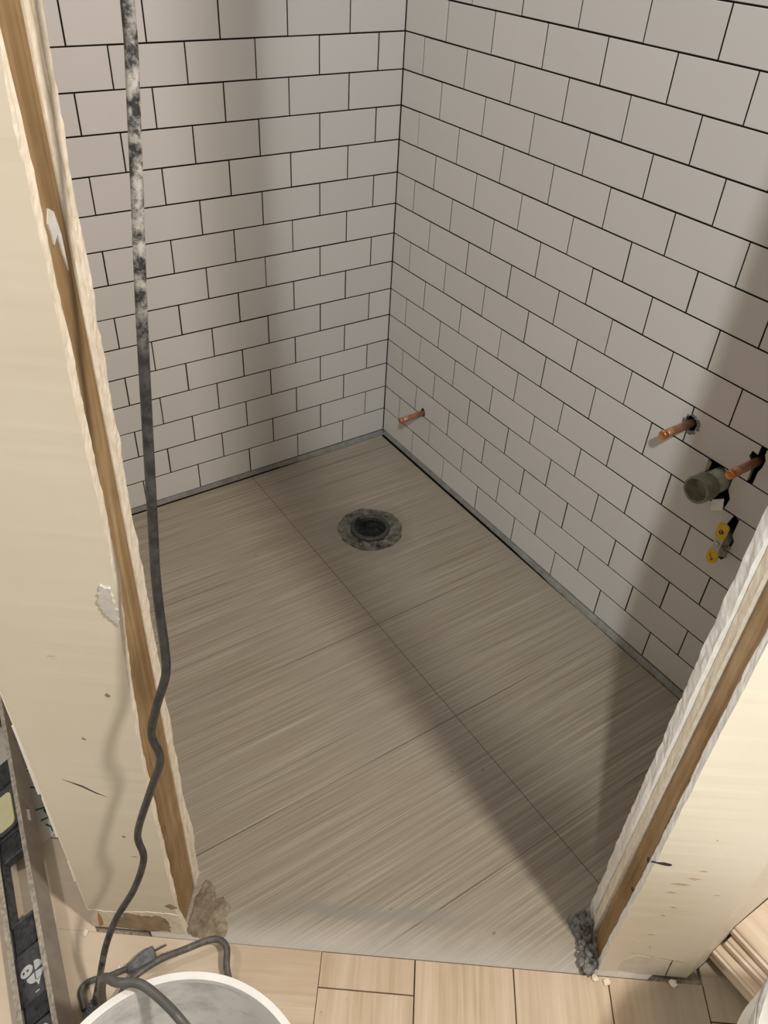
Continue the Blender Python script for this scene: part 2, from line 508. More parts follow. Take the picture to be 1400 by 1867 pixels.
# ------------------------------------------------------------------ tiled walls
TW, TH, Z0 = 0.154, 0.07721, 0.0159
GAP = 0.0015
def tiled_wall(name, length, first, horizontal, outward, height=2.4, holes=()):
    """tiles 154 x 77 mm in running bond. horizontal: direction away from the corner; outward: into the wall"""
    bm = bmesh.new()
    rng = random.Random(name)
    rows = int((height - Z0) / TH)
    for k in range(rows):
        edges = [0.0]
        e = first if k % 2 == 0 else first - TW / 2
        while e < length - 0.005:
            edges.append(e); e += TW
        edges.append(length)
        for a, b in zip(edges, edges[1:]):
            g0 = GAP * rng.uniform(0.75, 1.15); g1 = GAP * rng.uniform(0.75, 1.15)
            if b - a < 0.01: continue
            z0 = Z0 + k * TH + GAP * rng.uniform(0.8, 1.2); z1 = Z0 + (k + 1) * TH - GAP * rng.uniform(0.8, 1.2)
            off = rng.uniform(-0.0002, 0.0002)
            a2, b2 = a + (g0 if a > 0 else 0.0016), b - g1
            P = lambda u, z, d: horizontal * u + Z * z + outward * (d + off)
            c = 0.0006
            back = [P(a2, z0, .008), P(b2, z0, .008), P(b2, z1, .008), P(a2, z1, .008)]
            mid = [P(a2, z0, c), P(b2, z0, c), P(b2, z1, c), P(a2, z1, c)]
            fr = [P(a2 + c, z0 + c, 0), P(b2 - c, z0 + c, 0), P(b2 - c, z1 - c, 0), P(a2 + c, z1 - c, 0)]
            L = [[bm.verts.new(p) for p in q] for q in (back, mid, fr)]
            bm.faces.new(L[0][::-1]); bm.faces.new(L[2])
            for q, r in ((L[0], L[1]), (L[1], L[2])):
                for i in range(4): bm.faces.new((q[i], q[(i + 1) % 4], r[(i + 1) % 4], r[i]))
    # black grout slab behind the tiles and the backer behind it
    P = lambda u, z, d: horizontal * u + Z * z + outward * d
    def slab_bm(u0, u1, z0, z1, d0, d1):
        q = bmesh.new()
        prism(q, [P(u0, z0, d0), P(u1, z0, d0), P(u1, z0, d1), P(u0, z0, d1)], [P(u0, z1, d0), P(u1, z1, d0), P(u1, z1, d1), P(u0, z1, d1)])
        return q
    parts = [(bm, 0), (slab_bm(0, length, Z0, height, .0013, .0079), 1),
             (slab_bm(-.09, length, -.02, Z0 - .0001, .0081, .09), 2), (slab_bm(-.09, length, Z0, height, .0081, .09), 1)]
    out = bmesh.new()
    for q, mi in parts:
        bmesh.ops.recalc_face_normals(q, faces=q.faces)
        me = bpy.data.meshes.new('part'); q.to_mesh(me); q.free()
        if holes and mi < 2:
            me = cut_mesh(me, [h() for h in holes])
        for p in me.polygons: p.material_index = mi
        out.from_mesh(me)
        bpy.data.meshes.remove(me)
    o = mk(name, out, [M_TILE, M_GROUT_SHADE, M_BEAD])
    tag(o, kind='structure')
    return o

wall_back = tiled_wall('wall_back', 1.13, 0.1478, V((-1, 0, 0)), V((0, 1, 0)))

def cutter(pts, depth=0.07):
    """pts: (b, z) outline on the right wall"""
    bm = bmesh.new()
    prism(bm, [V((-.02, -b, z)) for b, z in pts], [V((depth, -b, z)) for b, z in pts])
    return bm
def ragged(cb, cz, rb, rz, n=18, amp=0.22, seed=1):
    out = []
    for i in range(n):
        a = 2 * math.pi * i / n
        q = 1 + amp * noise.noise(V((math.cos(a) * 1.7 + seed, math.sin(a) * 1.7, seed)))
        out.append((cb + rb * q * math.cos(a), cz + rz * q * math.sin(a)))
    return out
wall_right = tiled_wall('wall_right', 1.49, 0.1538, V((0, -1, 0)), V((1, 0, 0)), holes=[
    lambda: cutter(ragged(0.1935, 0.1825, 0.0105, 0.0135, seed=2)),
    lambda: cutter(ragged(1.0065, 0.6000, 0.0155, 0.0165, seed=3, amp=.5, n=26)),
    lambda: cutter([(1.1475, 0.5575), (1.1595, 0.5575), (1.1600, 0.585), (1.1640, 0.598), (1.1650, 0.612), (1.1600, 0.622), (1.1600, 0.6325), (1.1480, 0.6325), (1.1475, 0.615), (1.1360, 0.617), (1.1340, 0.604), (1.1470, 0.592)]),
    lambda: cutter([(1.064, 0.556), (1.068, 0.478), (1.088, 0.481), (1.128, 0.4812), (1.131, 0.505), (1.122, 0.520), (1.122, 0.545), (1.098, 0.5555)]),
    lambda: cutter([(1.150, 0.478), (1.163, 0.4775), (1.1625, 0.440), (1.170, 0.430), (1.168, 0.412), (1.158, 0.402), (1.168, 0.390), (1.160, 0.376), (1.146, 0.380), (1.140, 0.395), (1.143, 0.45)]),
])

# unseen walls that close the toilet room (they stand behind the door wall)
bm = bmesh.new()
box(bm, (-1.1735, -0.48, 1.2), X, Y, Z, 0.0525, 0.515, 1.2)
o = mk('wall_left', bm, M_PAINT); tag(o, kind='structure')

# painted shade of the gap and grey bead along the foot of both walls
def bead(name, pts, w0, w1, seed):
    bm = bmesh.new()
    n = 260
    prof = 6
    rows = []; low = []
    a, b = V(pts[0]), V(pts[1])
    inward = V(pts[2])
    for i in range(n):
        u = i / (n - 1)
        p = a.lerp(b, u)
        L = (b - a).length * u
        q = noise.fractal(V((L * 14, seed, 0)), 0.8, 2, 4)
        fine = noise.noise(V((L * 120, seed, 4)))
        w = interp(w0)(u); w = w + (0.0026 * q + 0.0010 * fine) * min(1, w / .006)
        w = max(0.0003, w)
        h = Z0 * (0.93 + 0.05 * fine)
        row = []
        for j in range(prof):
            v = j / (prof - 1)
            row.append(bm.verts.new(p + inward * (w * v ** .5 - 0.0045 * (1 - v)) + Z * (h * (1 - v ** 1.5) + 0.0006 * noise.noise(V((L * 200, j, seed))) - 0.0006)))
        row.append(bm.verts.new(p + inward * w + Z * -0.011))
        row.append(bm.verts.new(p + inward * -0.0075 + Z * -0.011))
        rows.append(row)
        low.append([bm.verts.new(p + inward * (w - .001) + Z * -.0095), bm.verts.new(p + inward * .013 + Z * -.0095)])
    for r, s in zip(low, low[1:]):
        bm.faces.new((r[0], r[1], s[1], s[0])).material_index = 1  # black strip added as the shade inside the crack
    for r, s in zip(rows, rows[1:]):
        for j in range(len(r)):
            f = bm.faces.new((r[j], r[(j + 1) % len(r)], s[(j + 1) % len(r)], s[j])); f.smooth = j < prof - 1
            if j == prof - 1: f.material_index = 1  # bead side below floor level painted black as crack shade
    bm.faces.new(rows[0]); bm.faces.new(rows[-1][::-1])
    o = mk(name, bm, [M_BEAD, M_GROUT_SHADE]); tag(o, kind='structure')
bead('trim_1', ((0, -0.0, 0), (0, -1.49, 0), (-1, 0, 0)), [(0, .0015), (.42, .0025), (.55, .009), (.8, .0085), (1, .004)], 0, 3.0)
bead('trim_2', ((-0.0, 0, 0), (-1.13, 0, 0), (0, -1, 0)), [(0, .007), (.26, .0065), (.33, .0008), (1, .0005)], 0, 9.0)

# ------------------------------------------------------------------ floors
bm = bmesh.new()
FC = V((-0.286, -0.375, 0)); R = 0.080
outer = [V((-.0105, -.0075, 0)), V((-1.15, -.0075, 0)), PT(-.06, -.008), PT(.75, -.008), V((-.0105, -1.54, 0))]
hole = []
for i in range(48):
    a = 2 * math.pi * i / 48
    hole.append(FC + V((math.cos(a), math.sin(a), 0)) * (R + 0.006 * noise.noise(V((math.cos(a) * 2, math.sin(a) * 2, 5)))))
for z in (0.0,):
    vo = [bm.verts.new(p) for p in outer]; vh = [bm.verts.new(p) for p in hole]
    es = [bm.edges.new((v[i], v[(i + 1) % len(v)])) for v in (vo, vh) for i in range(len(v))]
    bmesh.ops.triangle_fill(bm, use_beauty=True, use_dissolve=False, edges=es)
for f in bm.faces:
    if f.normal.z < 0: f.normal_flip()
r = bmesh.ops.extrude_face_region(bm, geom=list(bm.faces))
bmesh.ops.translate(bm, vec=(0, 0, -0.010), verts=[q for q in r['geom'] if isinstance(q, bmesh.types.BMVert)])
o = mk('floor', bm, M_FLOOR); tag(o, kind='structure')

def line_s_left(t):   # the hall wall that runs back from the left stub stands at x = -1.233
    return (-1.2264 + 1.1 - 0.6 * t) / 0.8
def line_t_right(s):  # the hall wall that runs right from the right stub stands at y = -1.588
    return (-1.588 + 1.1 + 0.6 * s) / 0.8
bm = bmesh.new()
G = 0.0011
def plank_quad(q, mi):
    if mi == 1:
        m_ = sum(q, V()) / len(q); q = [p + (m_ - p).normalized() * -.0012 for p in q]
    b = [p + Z * -0.0105 for p in q]
    prism(bm, b, q, mi)
# planks that run away from the doorway
s_edges = [.2195, .3725, .5325, .6855, .839]
while s_edges[-1] < 1.9: s_edges.append(s_edges[-1] + .1535)
cuts = {0: [-.062, -.42, -1.02], 1: [-.66, -1.26], 2: [-.35, -.95], 3: [-.74, -1.34]}
for i, (a, b) in enumerate(zip(s_edges, s_edges[1:])):
    tt = [-0.0082] + cuts.get(i % 4) + [-1.7]
    if i == 0: tt = [-0.0082, -.062, -.66, -1.26, -1.7]
    for n_, (t0, t1) in enumerate(zip(tt, tt[1:])):
        ta = tb = t0 - G
        if n_ == 0 and a > .8:
            ta, tb = line_t_right(a) - .002, line_t_right(b) - .002
        plank_quad([PT(a + G, ta), PT(b - G, tb), PT(b - G, t1 + G), PT(a + G, t1 + G)][::-1], 0)
# planks that run along the doorway wall, to the left
rows_t = [-.0082, -.18, -.333, -.486, -.64, -.80, -.95, -1.1, -1.25, -1.4, -1.7]
for i, (t0, t1) in enumerate(zip(rows_t, rows_t[1:])):
    ss = [.2195, -.10 - .21 * ((i * 2) % 3), -.75 - .1 * (i % 2), -1.7]
    for a, b in zip(ss[1:], ss):
        plank_quad([PT(a + G, t0 - G), PT(b - G, t0 - G), PT(b - G, t1 + G), PT(a + G, t1 + G)][::-1], 1)
t0 = -.0095
while t0 < 1.3:
    t1 = t0 + .152
    s1a, s1b = line_s_left(t0) - .002, line_s_left(t1) - .002
    plank_quad([PT(s1a - .62, t0 + G), PT(s1a, t0 + G), PT(s1b, t1 - G), PT(s1a - .62, t1 - G)], 1)
    plank_quad([PT(s1a - 1.5, t0 + G), PT(s1a - .62 - 2 * G, t0 + G), PT(s1a - .62 - 2 * G, t1 - G), PT(s1a - 1.5, t1 - G)], 1)
    t0 = t1
box(bm, (-0.9, -1.2, -0.031), X, Y, Z, 2.6, 2.6, 0.02, mi=2)
o = mk('floor_hall', bm, [M_PLK1, M_PLK0, M_SUB]); tag(o, kind='structure')

# ------------------------------------------------------------------ door wall: stubs with cut ends
def sheet(name, side, e_fn, far, t0, t1, mats, parent=None, amp=0.0022, zt=2.4, tilt=0.0, z0=0.0, layers=3, seed=0.0, nz=None):
    """a sheet of board in the door wall: ragged cut end at s = e_fn(z), running to s = far.
    mats[0] faces, mats[1] the cut end"""
    bm = bmesh.new()
    zs = []
    z = z0
    while z < zt:
        zs.append(z); z += 0.008 if z < 1.35 else 0.05
    zs.append(zt)
    ts = [t0 + (t1 - t0) * i / layers for i in range(layers + 1)]
    end = []
    for z in zs:
        row = []
        for j, t in enumerate(ts):
            d = amp * noise.fractal(V((z * 26, j * 1.7 + seed, seed)), 0.8, 2, 4) + 0.4 * amp * noise.noise(V((z * 160, j * 3.1, seed)))
            tw = 0.35 * amp * noise.noise(V((z * 60, j * 2.3, seed + 9))) if 0 < j < layers else 0.25 * amp * noise.noise(V((z * 60, j, seed + 5)))
            row.append(bm.verts.new(PT(e_fn(z) + d, t + tw, z)))
        end.append(row)
    back = [[bm.verts.new(PT(far, t, z)) for t in (t0, t1)] for z in zs]
    n = len(zs)
    for i in range(n - 1):
        for j in range(layers):
            f = bm.faces.new((end[i][j], end[i][j + 1], end[i + 1][j + 1], end[i + 1][j])); f.material_index = 1
        f = bm.faces.new((end[i][0], end[i + 1][0], back[i + 1][0], back[i][0])); f.material_index = 0
        f = bm.faces.new((end[i][layers], back[i][1], back[i + 1][1], end[i + 1][layers])); f.material_index = 0
        bm.faces.new((back[i][0], back[i + 1][0], back[i + 1][1], back[i][1]))
    bm.faces.new([v for v in end[0]] + [back[0][1], back[0][0]])
    bm.faces.new(([v for v in end[-1]] + [back[-1][1], back[-1][0]])[::-1])
    o = mk(name, bm, mats, parent)
    return o

def stud_box(name, parent, s0, s1, t0, t1, top=2.4, mat=None):
    bm = bmesh.new()
    box(bm, PT((s0 + s1) / 2, (t0 + t1) / 2, top / 2), DD, NN, Z, abs(s1 - s0) / 2, (t1 - t0) / 2, top / 2, bev=0.0025)
    return mk(name, bm, mat or M_STUD, parent)

# left stub
eL = interp([(0, -.006), (.06, -.014), (.3, -.012), (.5, -.010), (.62, -.004), (.75, .005), (.80, .010), (.95, .011), (1.3, .012), (2.4, .012)])
wl = sheet('wall_front_left', -1, eL, -.158, 0.0, .013, [M_PAINT, M_GYP], amp=.0012, seed=1.3)
tag(wl, kind='structure')
bm = bmesh.new()
zz = [0, .3, .9, 1.3, 2.4]; ss = [-.012, -.009, -.003, -.001, -.001]
lo = [[PT(-.150, .0135, z), PT(s_, .0135, z), PT(s_, .0765, z), PT(-.150, .0765, z)] for z, s_ in zip(zz, ss)]
vs = [[bm.verts.new(p) for p in q] for q in lo]
for q, r in zip(vs, vs[1:]):
    for i in range(4): bm.faces.new((q[i], q[(i + 1) % 4], r[(i + 1) % 4], r[i]))
bm.faces.new(vs[0][::-1]); bm.faces.new(vs[-1])
mk('wood_stud', bm, M_STUD, wl)
eL2 = interp([(0, -.0105), (.9, -.002), (1.3, .0005), (2.4, .0005)])
sheet('drywall_sheet', -1, eL2, -.150, .0775, .0895, [M_GYP, M_GYP], wl, amp=.0010, seed=4.1)
eL3 = interp([(0, -.011), (.08, -.009), (.14, -.006), (.22, -.011), (.9, -.004), (1.3, .002), (2.4, .002)])
sheet('drywall_sheet', -1, eL3, -.150, .0905, .105, [M_GYP, M_GYP], wl, amp=.0018, seed=7.7)
# the hall side wall that runs back from the stub's outer corner
bm = bmesh.new()
prism(bm, [PT(-.158, 0), V((-1.2264, -1.0045, 0)), V((-1.2264, .04, 0)), V((-1.2264, .04, 0)) + V((-.0001, 0, 0)), V((-1.2278, -1.0052, 0))],
      [q + Z * 2.4 for q in [PT(-.158, 0), V((-1.2264, -1.0045, 0)), V((-1.2264, .04, 0)), V((-1.2264, .04, 0)) + V((-.0001, 0, 0)), V((-1.2278, -1.0052, 0))]])
mk('side_face', bm, M_PAINT, wl)
def face_patch(name, parent, pts, mat, t=0.0, th=0.0006, ragg=0.0, sub=6):
    """thin patch lying on the hall face; pts are (s, z)"""
    out = []
    n = len(pts)
    for i in range(n):
        a, b = pts[i], pts[(i + 1) % n]
        for j in range(sub):
            u = j / sub
            x, z = a[0] + (b[0] - a[0]) * u, a[1] + (b[1] - a[1]) * u
            out.append((x + ragg * noise.noise(V((x * 300, z * 300, 1))), max(0.0005, z + ragg * noise.noise(V((x * 300, z * 300, 7))))))
    bm = bmesh.new()
    prism(bm, [PT(x, t + 0.0002, z) for x, z in out], [PT(x, t - th, z) for x, z in out])
    return mk(name, bm, mat, parent)
# lower strip without paint, torn brown spot, orange chip, scratch
face_patch('bare_board_strip', wl, [(-.1595, 0), (-.159, .062), (-.12, .060), (-.06, .071), (-.012, .068), (-.010, 0)], M_GYP, th=.0008, ragg=.004, sub=10)
face_patch('torn_paper_patch', wl, [(-.125, .010), (-.110, .040), (-.098, .062), (-.068, .056), (-.040, .060), (-.028, .040), (-.030, .008), (-.09, .002)], M_BROWN, th=.0012, ragg=.006, sub=8)
face_patch('rust_chip', wl, [(-.143, .056), (-.140, .035), (-.141, .012), (-.149, .004), (-.147, .03)], simple('rust_orange', (0.50, 0.25, 0.09), 0.8), th=.0012)
face_patch('scratch', wl, [(-.122, .4345), (-.098, .4235), (-.082, .4095), (-.068, .4005), (-.082, .4070), (-.099, .4205)], M_DARK, th=.0003)
face_patch('plaster_blob', wl, [(-.006, .800), (.0045, .797), (.005, .765), (.004, .745), (-.003, .752), (-.010, .765), (-.012, .778)], M_MUD, th=.0025, ragg=.004)
for s_, z_, w_, h_ in [(-.055, .245, .006, .0012), (-.062, .30, .003, .003), (-.075, .53, .003, .003), (-.020, .095, .010, .010), (-.03, .62, .003, .004)]:
    face_patch('scuff', wl, [(s_ - w_, z_), (s_, z_ + h_), (s_ + w_, z_ - h_ * .3), (s_, z_ - h_)], M_BROWN, th=.0004, ragg=.001)
# bright flakes where the outer corner lost its paint
for z0, z1, w in [(.395, .545, .0042), (.285, .385, .003), (.155, .215, .0026)]:
    bm = bmesh.new()
    nseg = 8
    a = [PT(-.158 - .0003, -.0002, z0 + (z1 - z0) * i / nseg) for i in range(nseg + 1)]
    b = [PT(-.158 - w * (1 - .55 * i / nseg) + .0008 * noise.noise(V((i * 1.3, z0 * 40, 0))), -.0022, z0 + (z1 - z0) * i / nseg) for i in range(nseg + 1)]
    loop = a + b[::-1]
    prism(bm, loop, [q + V((0.0004, 0.0024, 0)) for q in loop])
    mk('corner_flake', bm, M_RIM, wl)
# smear of compound on the stud face, trowel marks
bm = bmesh.new()
def jamb_patch(bm, s, pts, th, sub=5):
    out = []
    n = len(pts)
    for i in range(n):
        a, b = pts[i], pts[(i + 1) % n]
        for j in range(sub):
            u = j / sub
            out.append((a[0] + (b[0] - a[0]) * u, a[1] + (b[1] - a[1]) * u))
    prism(bm, [PT(s - abs(th) * 0.3 * (1 if th > 0 else -1), t, z) for t, z in out], [PT(s + th, t, z) for t, z in out])
jamb_patch(bm, -.0012, [(.044, 1.150), (.050, 1.160), (.058, 1.155), (.063, 1.135), (.063, 1.105), (.059, 1.12), (.056, 1.138), (.047, 1.132)], .0012)
mk('plaster_smear', bm, M_MUD, wl)
# right stub
sR = .671
eR = interp([(0, sR), (.36, sR + .002), (.6, sR - .001), (2.4, sR)])
wr = sheet('wall_front_right', 1, eR, .8155, 0.0, .013, [M_PAINT, M_GYPW], amp=.0013, seed=2.9)
tag(wr, kind='structure')
stud_box('wood_stud', wr, sR + .003, sR + .11, .0135, .052)
eR2 = interp([(0, sR + .001), (2.4, sR + .0005)])
sheet('drywall_sheet', 1, eR2, sR + .11, .0585, .076, [M_GYP, M_GYP], wr, amp=.0009, seed=5.5)
eR3 = interp([(0, sR + .001), (.3, sR - .003), (.6, sR - .004), (2.4, sR - .003)])
sheet('drywall_sheet', 1, eR3, sR + .11, .0785, .102, [M_GYPW, M_GYPW], wr, amp=.0019, seed=8.8)
# room side and hall side of the wall that runs right
bm = bmesh.new()
ca = PT(.8155, 0); cb = V((0.09, -1.588, 0)); 
prism(bm, [ca, cb, V((0.09, -1.478, 0)), PT(.782, .102), PT(.782, .0135), PT(.8155, .0135)], [q + Z * 2.4 for q in [ca, cb, V((0.09, -1.478, 0)), PT(.782, .102), PT(.782, .0135), PT(.8155, .0135)]])
mk('side_wall', bm, M_PAINT, wr)
face_patch('marker_stroke', wr, [(.6655, .3525), (.668, .356), (.674, .3535), (.684, .3545), (.694, .3515), (.6965, .348), (.692, .3455), (.682, .3475), (.672, .351)], M_DARK, th=.0003, sub=3)
face_patch('compound_patch', wr, [(.700, .010), (.703, .045), (.716, .068), (.742, .066), (.776, .058), (.776, .004), (.74, .0)], simple('pale_compound', (0.66, 0.60, 0.50), .7, var=.06), th=.0005, ragg=.002)
face_patch('crack', wr, [(.777, .058), (.7785, .03), (.781, .003), (.7795, .003), (.7775, .03), (.7755, .058)], M_DARK, th=.0007)
face_patch('crack', wr, [(.708, .0725), (.74, .0685), (.775, .0605), (.803, .0555), (.775, .0590), (.74, .0672)], M_BROWN, th=.0004)
for s_, z_, w_, h_ in [(.722, .300, .016, .004), (.735, .318, .012, .003), (.716, .275, .010, .003), (.742, .340, .009, .002), (.729, .232, .006, .002), (.723, .205, .003, .004),
                       (.779, .278, .008, .0015), (.722, .142, .009, .002), (.700, .115, .009, .001), (.730, .098, .002, .006), (.735, .42, .002, .002)]:
    face_patch('scuff', wr, [(s_ - w_, z_), (s_ - w_ * .3, z_ + h_), (s_ + w_, z_ + h_ * .3), (s_ + w_ * .2, z_ - h_)], simple('grey_scuff', (0.50, 0.42, 0.30), .8), th=.0003, ragg=.002)
# dark gap beside the stud
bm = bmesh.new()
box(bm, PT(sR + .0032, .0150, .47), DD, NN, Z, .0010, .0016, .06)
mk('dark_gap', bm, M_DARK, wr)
bm = bmesh.new()
lathe(bm, PT(sR + .003, .017, .325), [(0.0042, -.001), (.004, .0012), (0.002, .0016)], 12, axis=-DD)
lathe(bm, PT(sR + .003, .020, .235), [(0.003, -.001), (.003, .0012), (0.002, .0016)], 12, axis=-DD)
mk('wood_knot', bm, M_DARK, wr)

# door head above the opening (out of the frame)
bm = bmesh.new()
box(bm, PT(.33, .052, 2.25), DD, NN, Z, .335, .048, .15)
o = mk('wall_front', bm, M_PAINT); tag(o, kind='structure')
bm = bmesh.new()
prism(bm, [V((.09, .09, 2.41)), V((-1.25, .09, 2.41)), V((-1.25, -1.0, 2.41)), PT(0, 0, 2.41), PT(.815, 0, 2.41), V((.09, -1.6, 2.41))],
      [V((.09, .09, 2.45)), V((-1.25, .09, 2.45)), V((-1.25, -1.0, 2.45)), PT(0, 0, 2.45), PT(.815, 0, 2.45), V((.09, -1.6, 2.45))])
o = mk('ceiling', bm, M_RIM); tag(o, kind='structure')

# ------------------------------------------------------------------ mortar at the jamb feet
def stP(lst):
    return [((PT(s, t)).x, (PT(s, t)).y) for s, t in lst]
bm = bmesh.new()
lump(bm, stP([(.006, -.004), (.056, -.006), (.062, .012), (.053, .030), (.058, .050), (.040, .066), (.030, .060), (.022, .084), (.004, .095), (-.006, .06), (-.008, .004)]), 0.0, .0022, cell=.0016, nscale=110, edge=.010, seed=2.0, rough=.7)
o = mk('mortar_heap', bm, M_TAN, origin=PT(.03, .04)); tag(o, 'rough tan mortar heap at the foot of the left door jamb', 'mortar')
bm = bmesh.new()
lump(bm, stP([(.628, .078), (.664, .098), (.668, .04), (.669, .0), (.652, -.012), (.642, -.004), (.646, .03), (.634, .055)]), 0.0, .014, cell=.0026, nscale=95, edge=.007, seed=6.0, rough=.75)
root = mk('mortar_rubble', bm, M_MORT, origin=PT(.65, .04)); tag(root, 'broken grey cement rubble at the foot of the right door jamb', 'mortar')
rg = random.Random(4)
def chunk(c, r, mat, parent, seed):
    bm = bmesh.new()
    bmesh.ops.create_icosphere(bm, subdivisions=2, radius=r)
    for v in bm.verts:
        n_ = noise.noise(v.co * (1.2 / r) + V((seed, 0, 0)))
        v.co = v.co * (1 + .45 * n_); v.co.z *= .6
    bmesh.ops.translate(bm, vec=c, verts=bm.verts)
    return mk('chunk', bm, mat, parent)
for i in range(26):
    t = rg.uniform(-.010, .080)
    s = rg.uniform(.640 + max(0, .03 - t) * .1, .664)
    chunk(PT(s, t, rg.uniform(.008, .018)), rg.uniform(.003, .0078), M_MORT, root, i * 3.3)
# cream crumbs lying on the hall tiles along the wall
for i, (s, t, r, lab) in enumerate([(.664, -.013, .0055, 'cream plaster crumb on the hall tiles just below the grey rubble'), (.682, -.017, .006, 'cream plaster crumb under the left edge of the right stub wall'),
                               (.790, -.011, .0065, 'cream plaster crumb at the right corner of the right stub wall'), (-.170, -.012, .0055, 'cream plaster crumb at the left corner of the left stub wall'),
                               (-.098, -.060, .0034, 'small pale crumb on the hall floor between black cord and plug')]):
    bm = bmesh.new()
    bmesh.ops.create_icosphere(bm, subdivisions=2, radius=r)
    for v in bm.verts:
        v.co = v.co * (1 + .5 * noise.noise(v.co * 300 + V((i * 5, 0, 0)))); v.co.z *= .5
    bmesh.ops.translate(bm, vec=PT(s, t, r * .45), verts=bm.verts)
    o = mk('plaster_crumb', bm, M_GYP, origin=PT(s, t))
    tag(o, lab, 'crumb')

# ------------------------------------------------------------------ closet flange in the floor
fl = empty('closet_flange', FC)
tag(fl, 'black toilet drain flange set in the tiled floor, stuffed with black plastic', 'drain')
bm = bmesh.new()
# patch ring of mortar, ragged
ns, nr = 96, 15
rings = []
for j in range(nr):
    v = j / (nr - 1)
    ring = []
    for i in range(ns):
        a = 2 * math.pi * i / ns
        ca_, sa_ = math.cos(a), math.sin(a)
        rout = .089 + .007 * noise.noise(V((ca_ * 2.2, sa_ * 2.2, 3)))
        r = .0435 + (rout - .0435) * v
        h = -.002 + .0045 * math.sin(math.pi * min(1, v * 1.05)) + .0050 * noise.fractal(V((ca_ * r * 110, sa_ * r * 110, 2)), .7, 2, 5) * (1 - v * .6)
        if v == 1: h = -.0009
        elif v > .85: h = max(h, .0005) * .6 + .0006
        ring.append(bm.verts.new(FC + V((ca_ * r, sa_ * r, h))))
    rings.append(ring)
rings.insert(0, [bm.verts.new(FC + V((math.cos(2 * math.pi * i / ns) * .0435, math.sin(2 * math.pi * i / ns) * .0435, -.01))) for i in range(ns)])
for a, b in zip(rings, rings[1:]):
    for k in range(ns):
        f = bm.faces.new((a[k], a[(k + 1) % ns], b[(k + 1) % ns], b[k])); f.smooth = True
mk('mortar_patch', bm, M_PATCH, fl)
bm = bmesh.new()
lathe(bm, FC, [(.041, -.04), (.041, .007), (.0425, .0095), (.0505, .0095), (.053, .007), (.053, -.004), (.046, -.006), (.046, -.04)], 64, closed=True, wob=.0006)
mk('flange_ring', bm, M_ABSR, fl)
bm = bmesh.new()
# crumpled plastic plug with one raised fold
ns, nr = 64, 18
rings = []
fold = V((-.020, .030, 0))
for j in range(nr):
    v = j / (nr - 1)
    ring = []
    for i in range(ns):
        a = 2 * math.pi * i / ns
        r = .0408 * v + .0003
        x, y = math.cos(a) * r, math.sin(a) * r
        h = -.0035 + .004 * noise.fractal(V((x * 60, y * 60, 8)), .8, 2, 4)
        d = math.hypot(x - fold.x, y - fold.y)
        h += .034 * max(0, 1 - d / .022) ** 1.3
        ring.append(bm.verts.new(FC + V((x, y, h))))
    rings.append(ring)
for a, b in zip(rings, rings[1:]):
    for k in range(ns): bm.faces.new((a[k], a[(k + 1) % ns], b[(k + 1) % ns], b[k])).smooth = True
bm.faces.new(rings[0][::-1])
mk('plastic_plug', bm, M_ABS, fl)
bm = bmesh.new()
rg = random.Random(9)
for i in range(26):
    a = rg.uniform(0, 6.28); r = rg.uniform(.054, .088)
    q = bmesh.ops.create_icosphere(bm, subdivisions=1, radius=rg.uniform(.0015, .0042))
    for v in q['verts']:
        v.co = v.co * (1 + .4 * noise.noise(v.co * 500 + V((i, 0, 0)))); v.co.z *= .6
    bmesh.ops.translate(bm, vec=FC + V((math.cos(a) * r, math.sin(a) * r, .003)), verts=q['verts'])
g = mk('grit', bm, M_PATCH, fl); g['kind'] = 'stuff'

# ------------------------------------------------------------------ pipes on the right wall
def copper(b, z, L, label, drop=0.0, seed=0):
    root = empty('copper_pipe', (0, -b, z))
    tag(root, label, 'pipe', None)
    bm = bmesh.new()
    ax = V((-1, 0.0, -drop)).normalized()
    r = .0080
    c = V((0.045, -b, z)) + V((0, 0, .045 * drop))
    T = L + .045
    lathe(bm, c, [(r, 0), (r, T - .026), (r * 1.10, T - .0245), (r * 1.10, T - .0225), (r, T - .021), (r, T - .0085)], 32, axis=ax)
    mk('pipe_body', bm, M_COPPER, root)
    bm = bmesh.new()
    lathe(bm, c, [(r * .98, T - .009), (r * 1.09, T - .0085), (r * 1.10, T - .002), (r * 1.0, T), (r * .82, T + .0004), (r * .70, T - .0012), (r * .3, T - .0012)], 32, axis=ax)
    mk('crimped_cap', bm, M_COPEND, root)
    return root
copper(.1941, .1808, .080, 'short copper stub pipe low on the right wall near the corner', .04)
copper(1.0045, .5993, .078, 'copper stub pipe left of the grey drain pipe on the right wall', .02)
copper(1.1498, .6001, .074, 'copper stub pipe in a black slot right of the grey drain pipe', .02)
# ragged paste round the middle pipe
bm = bmesh.new()
rg = random.Random(3)
for i in range(22):
    a = rg.uniform(0, 6.28)
    q = bmesh.ops.create_icosphere(bm, subdivisions=2, radius=rg.uniform(.002, .0045))
    for v in q['verts']: v.co = v.co * (1 + .5 * noise.noise(v.co * 350 + V((i * 2, 0, 0)))); v.co.x *= .6
    bmesh.ops.translate(bm, vec=V((-.0005, -1.0062 + math.cos(a) * .0165, .5995 + math.sin(a) * .0175)), verts=q['verts'])
o = mk('mortar_collar', bm, M_MORT, origin=(0, -1.0062, .5995)); tag(o, 'crumbly grey mortar collar round the copper pipe left of the drain', 'mortar')

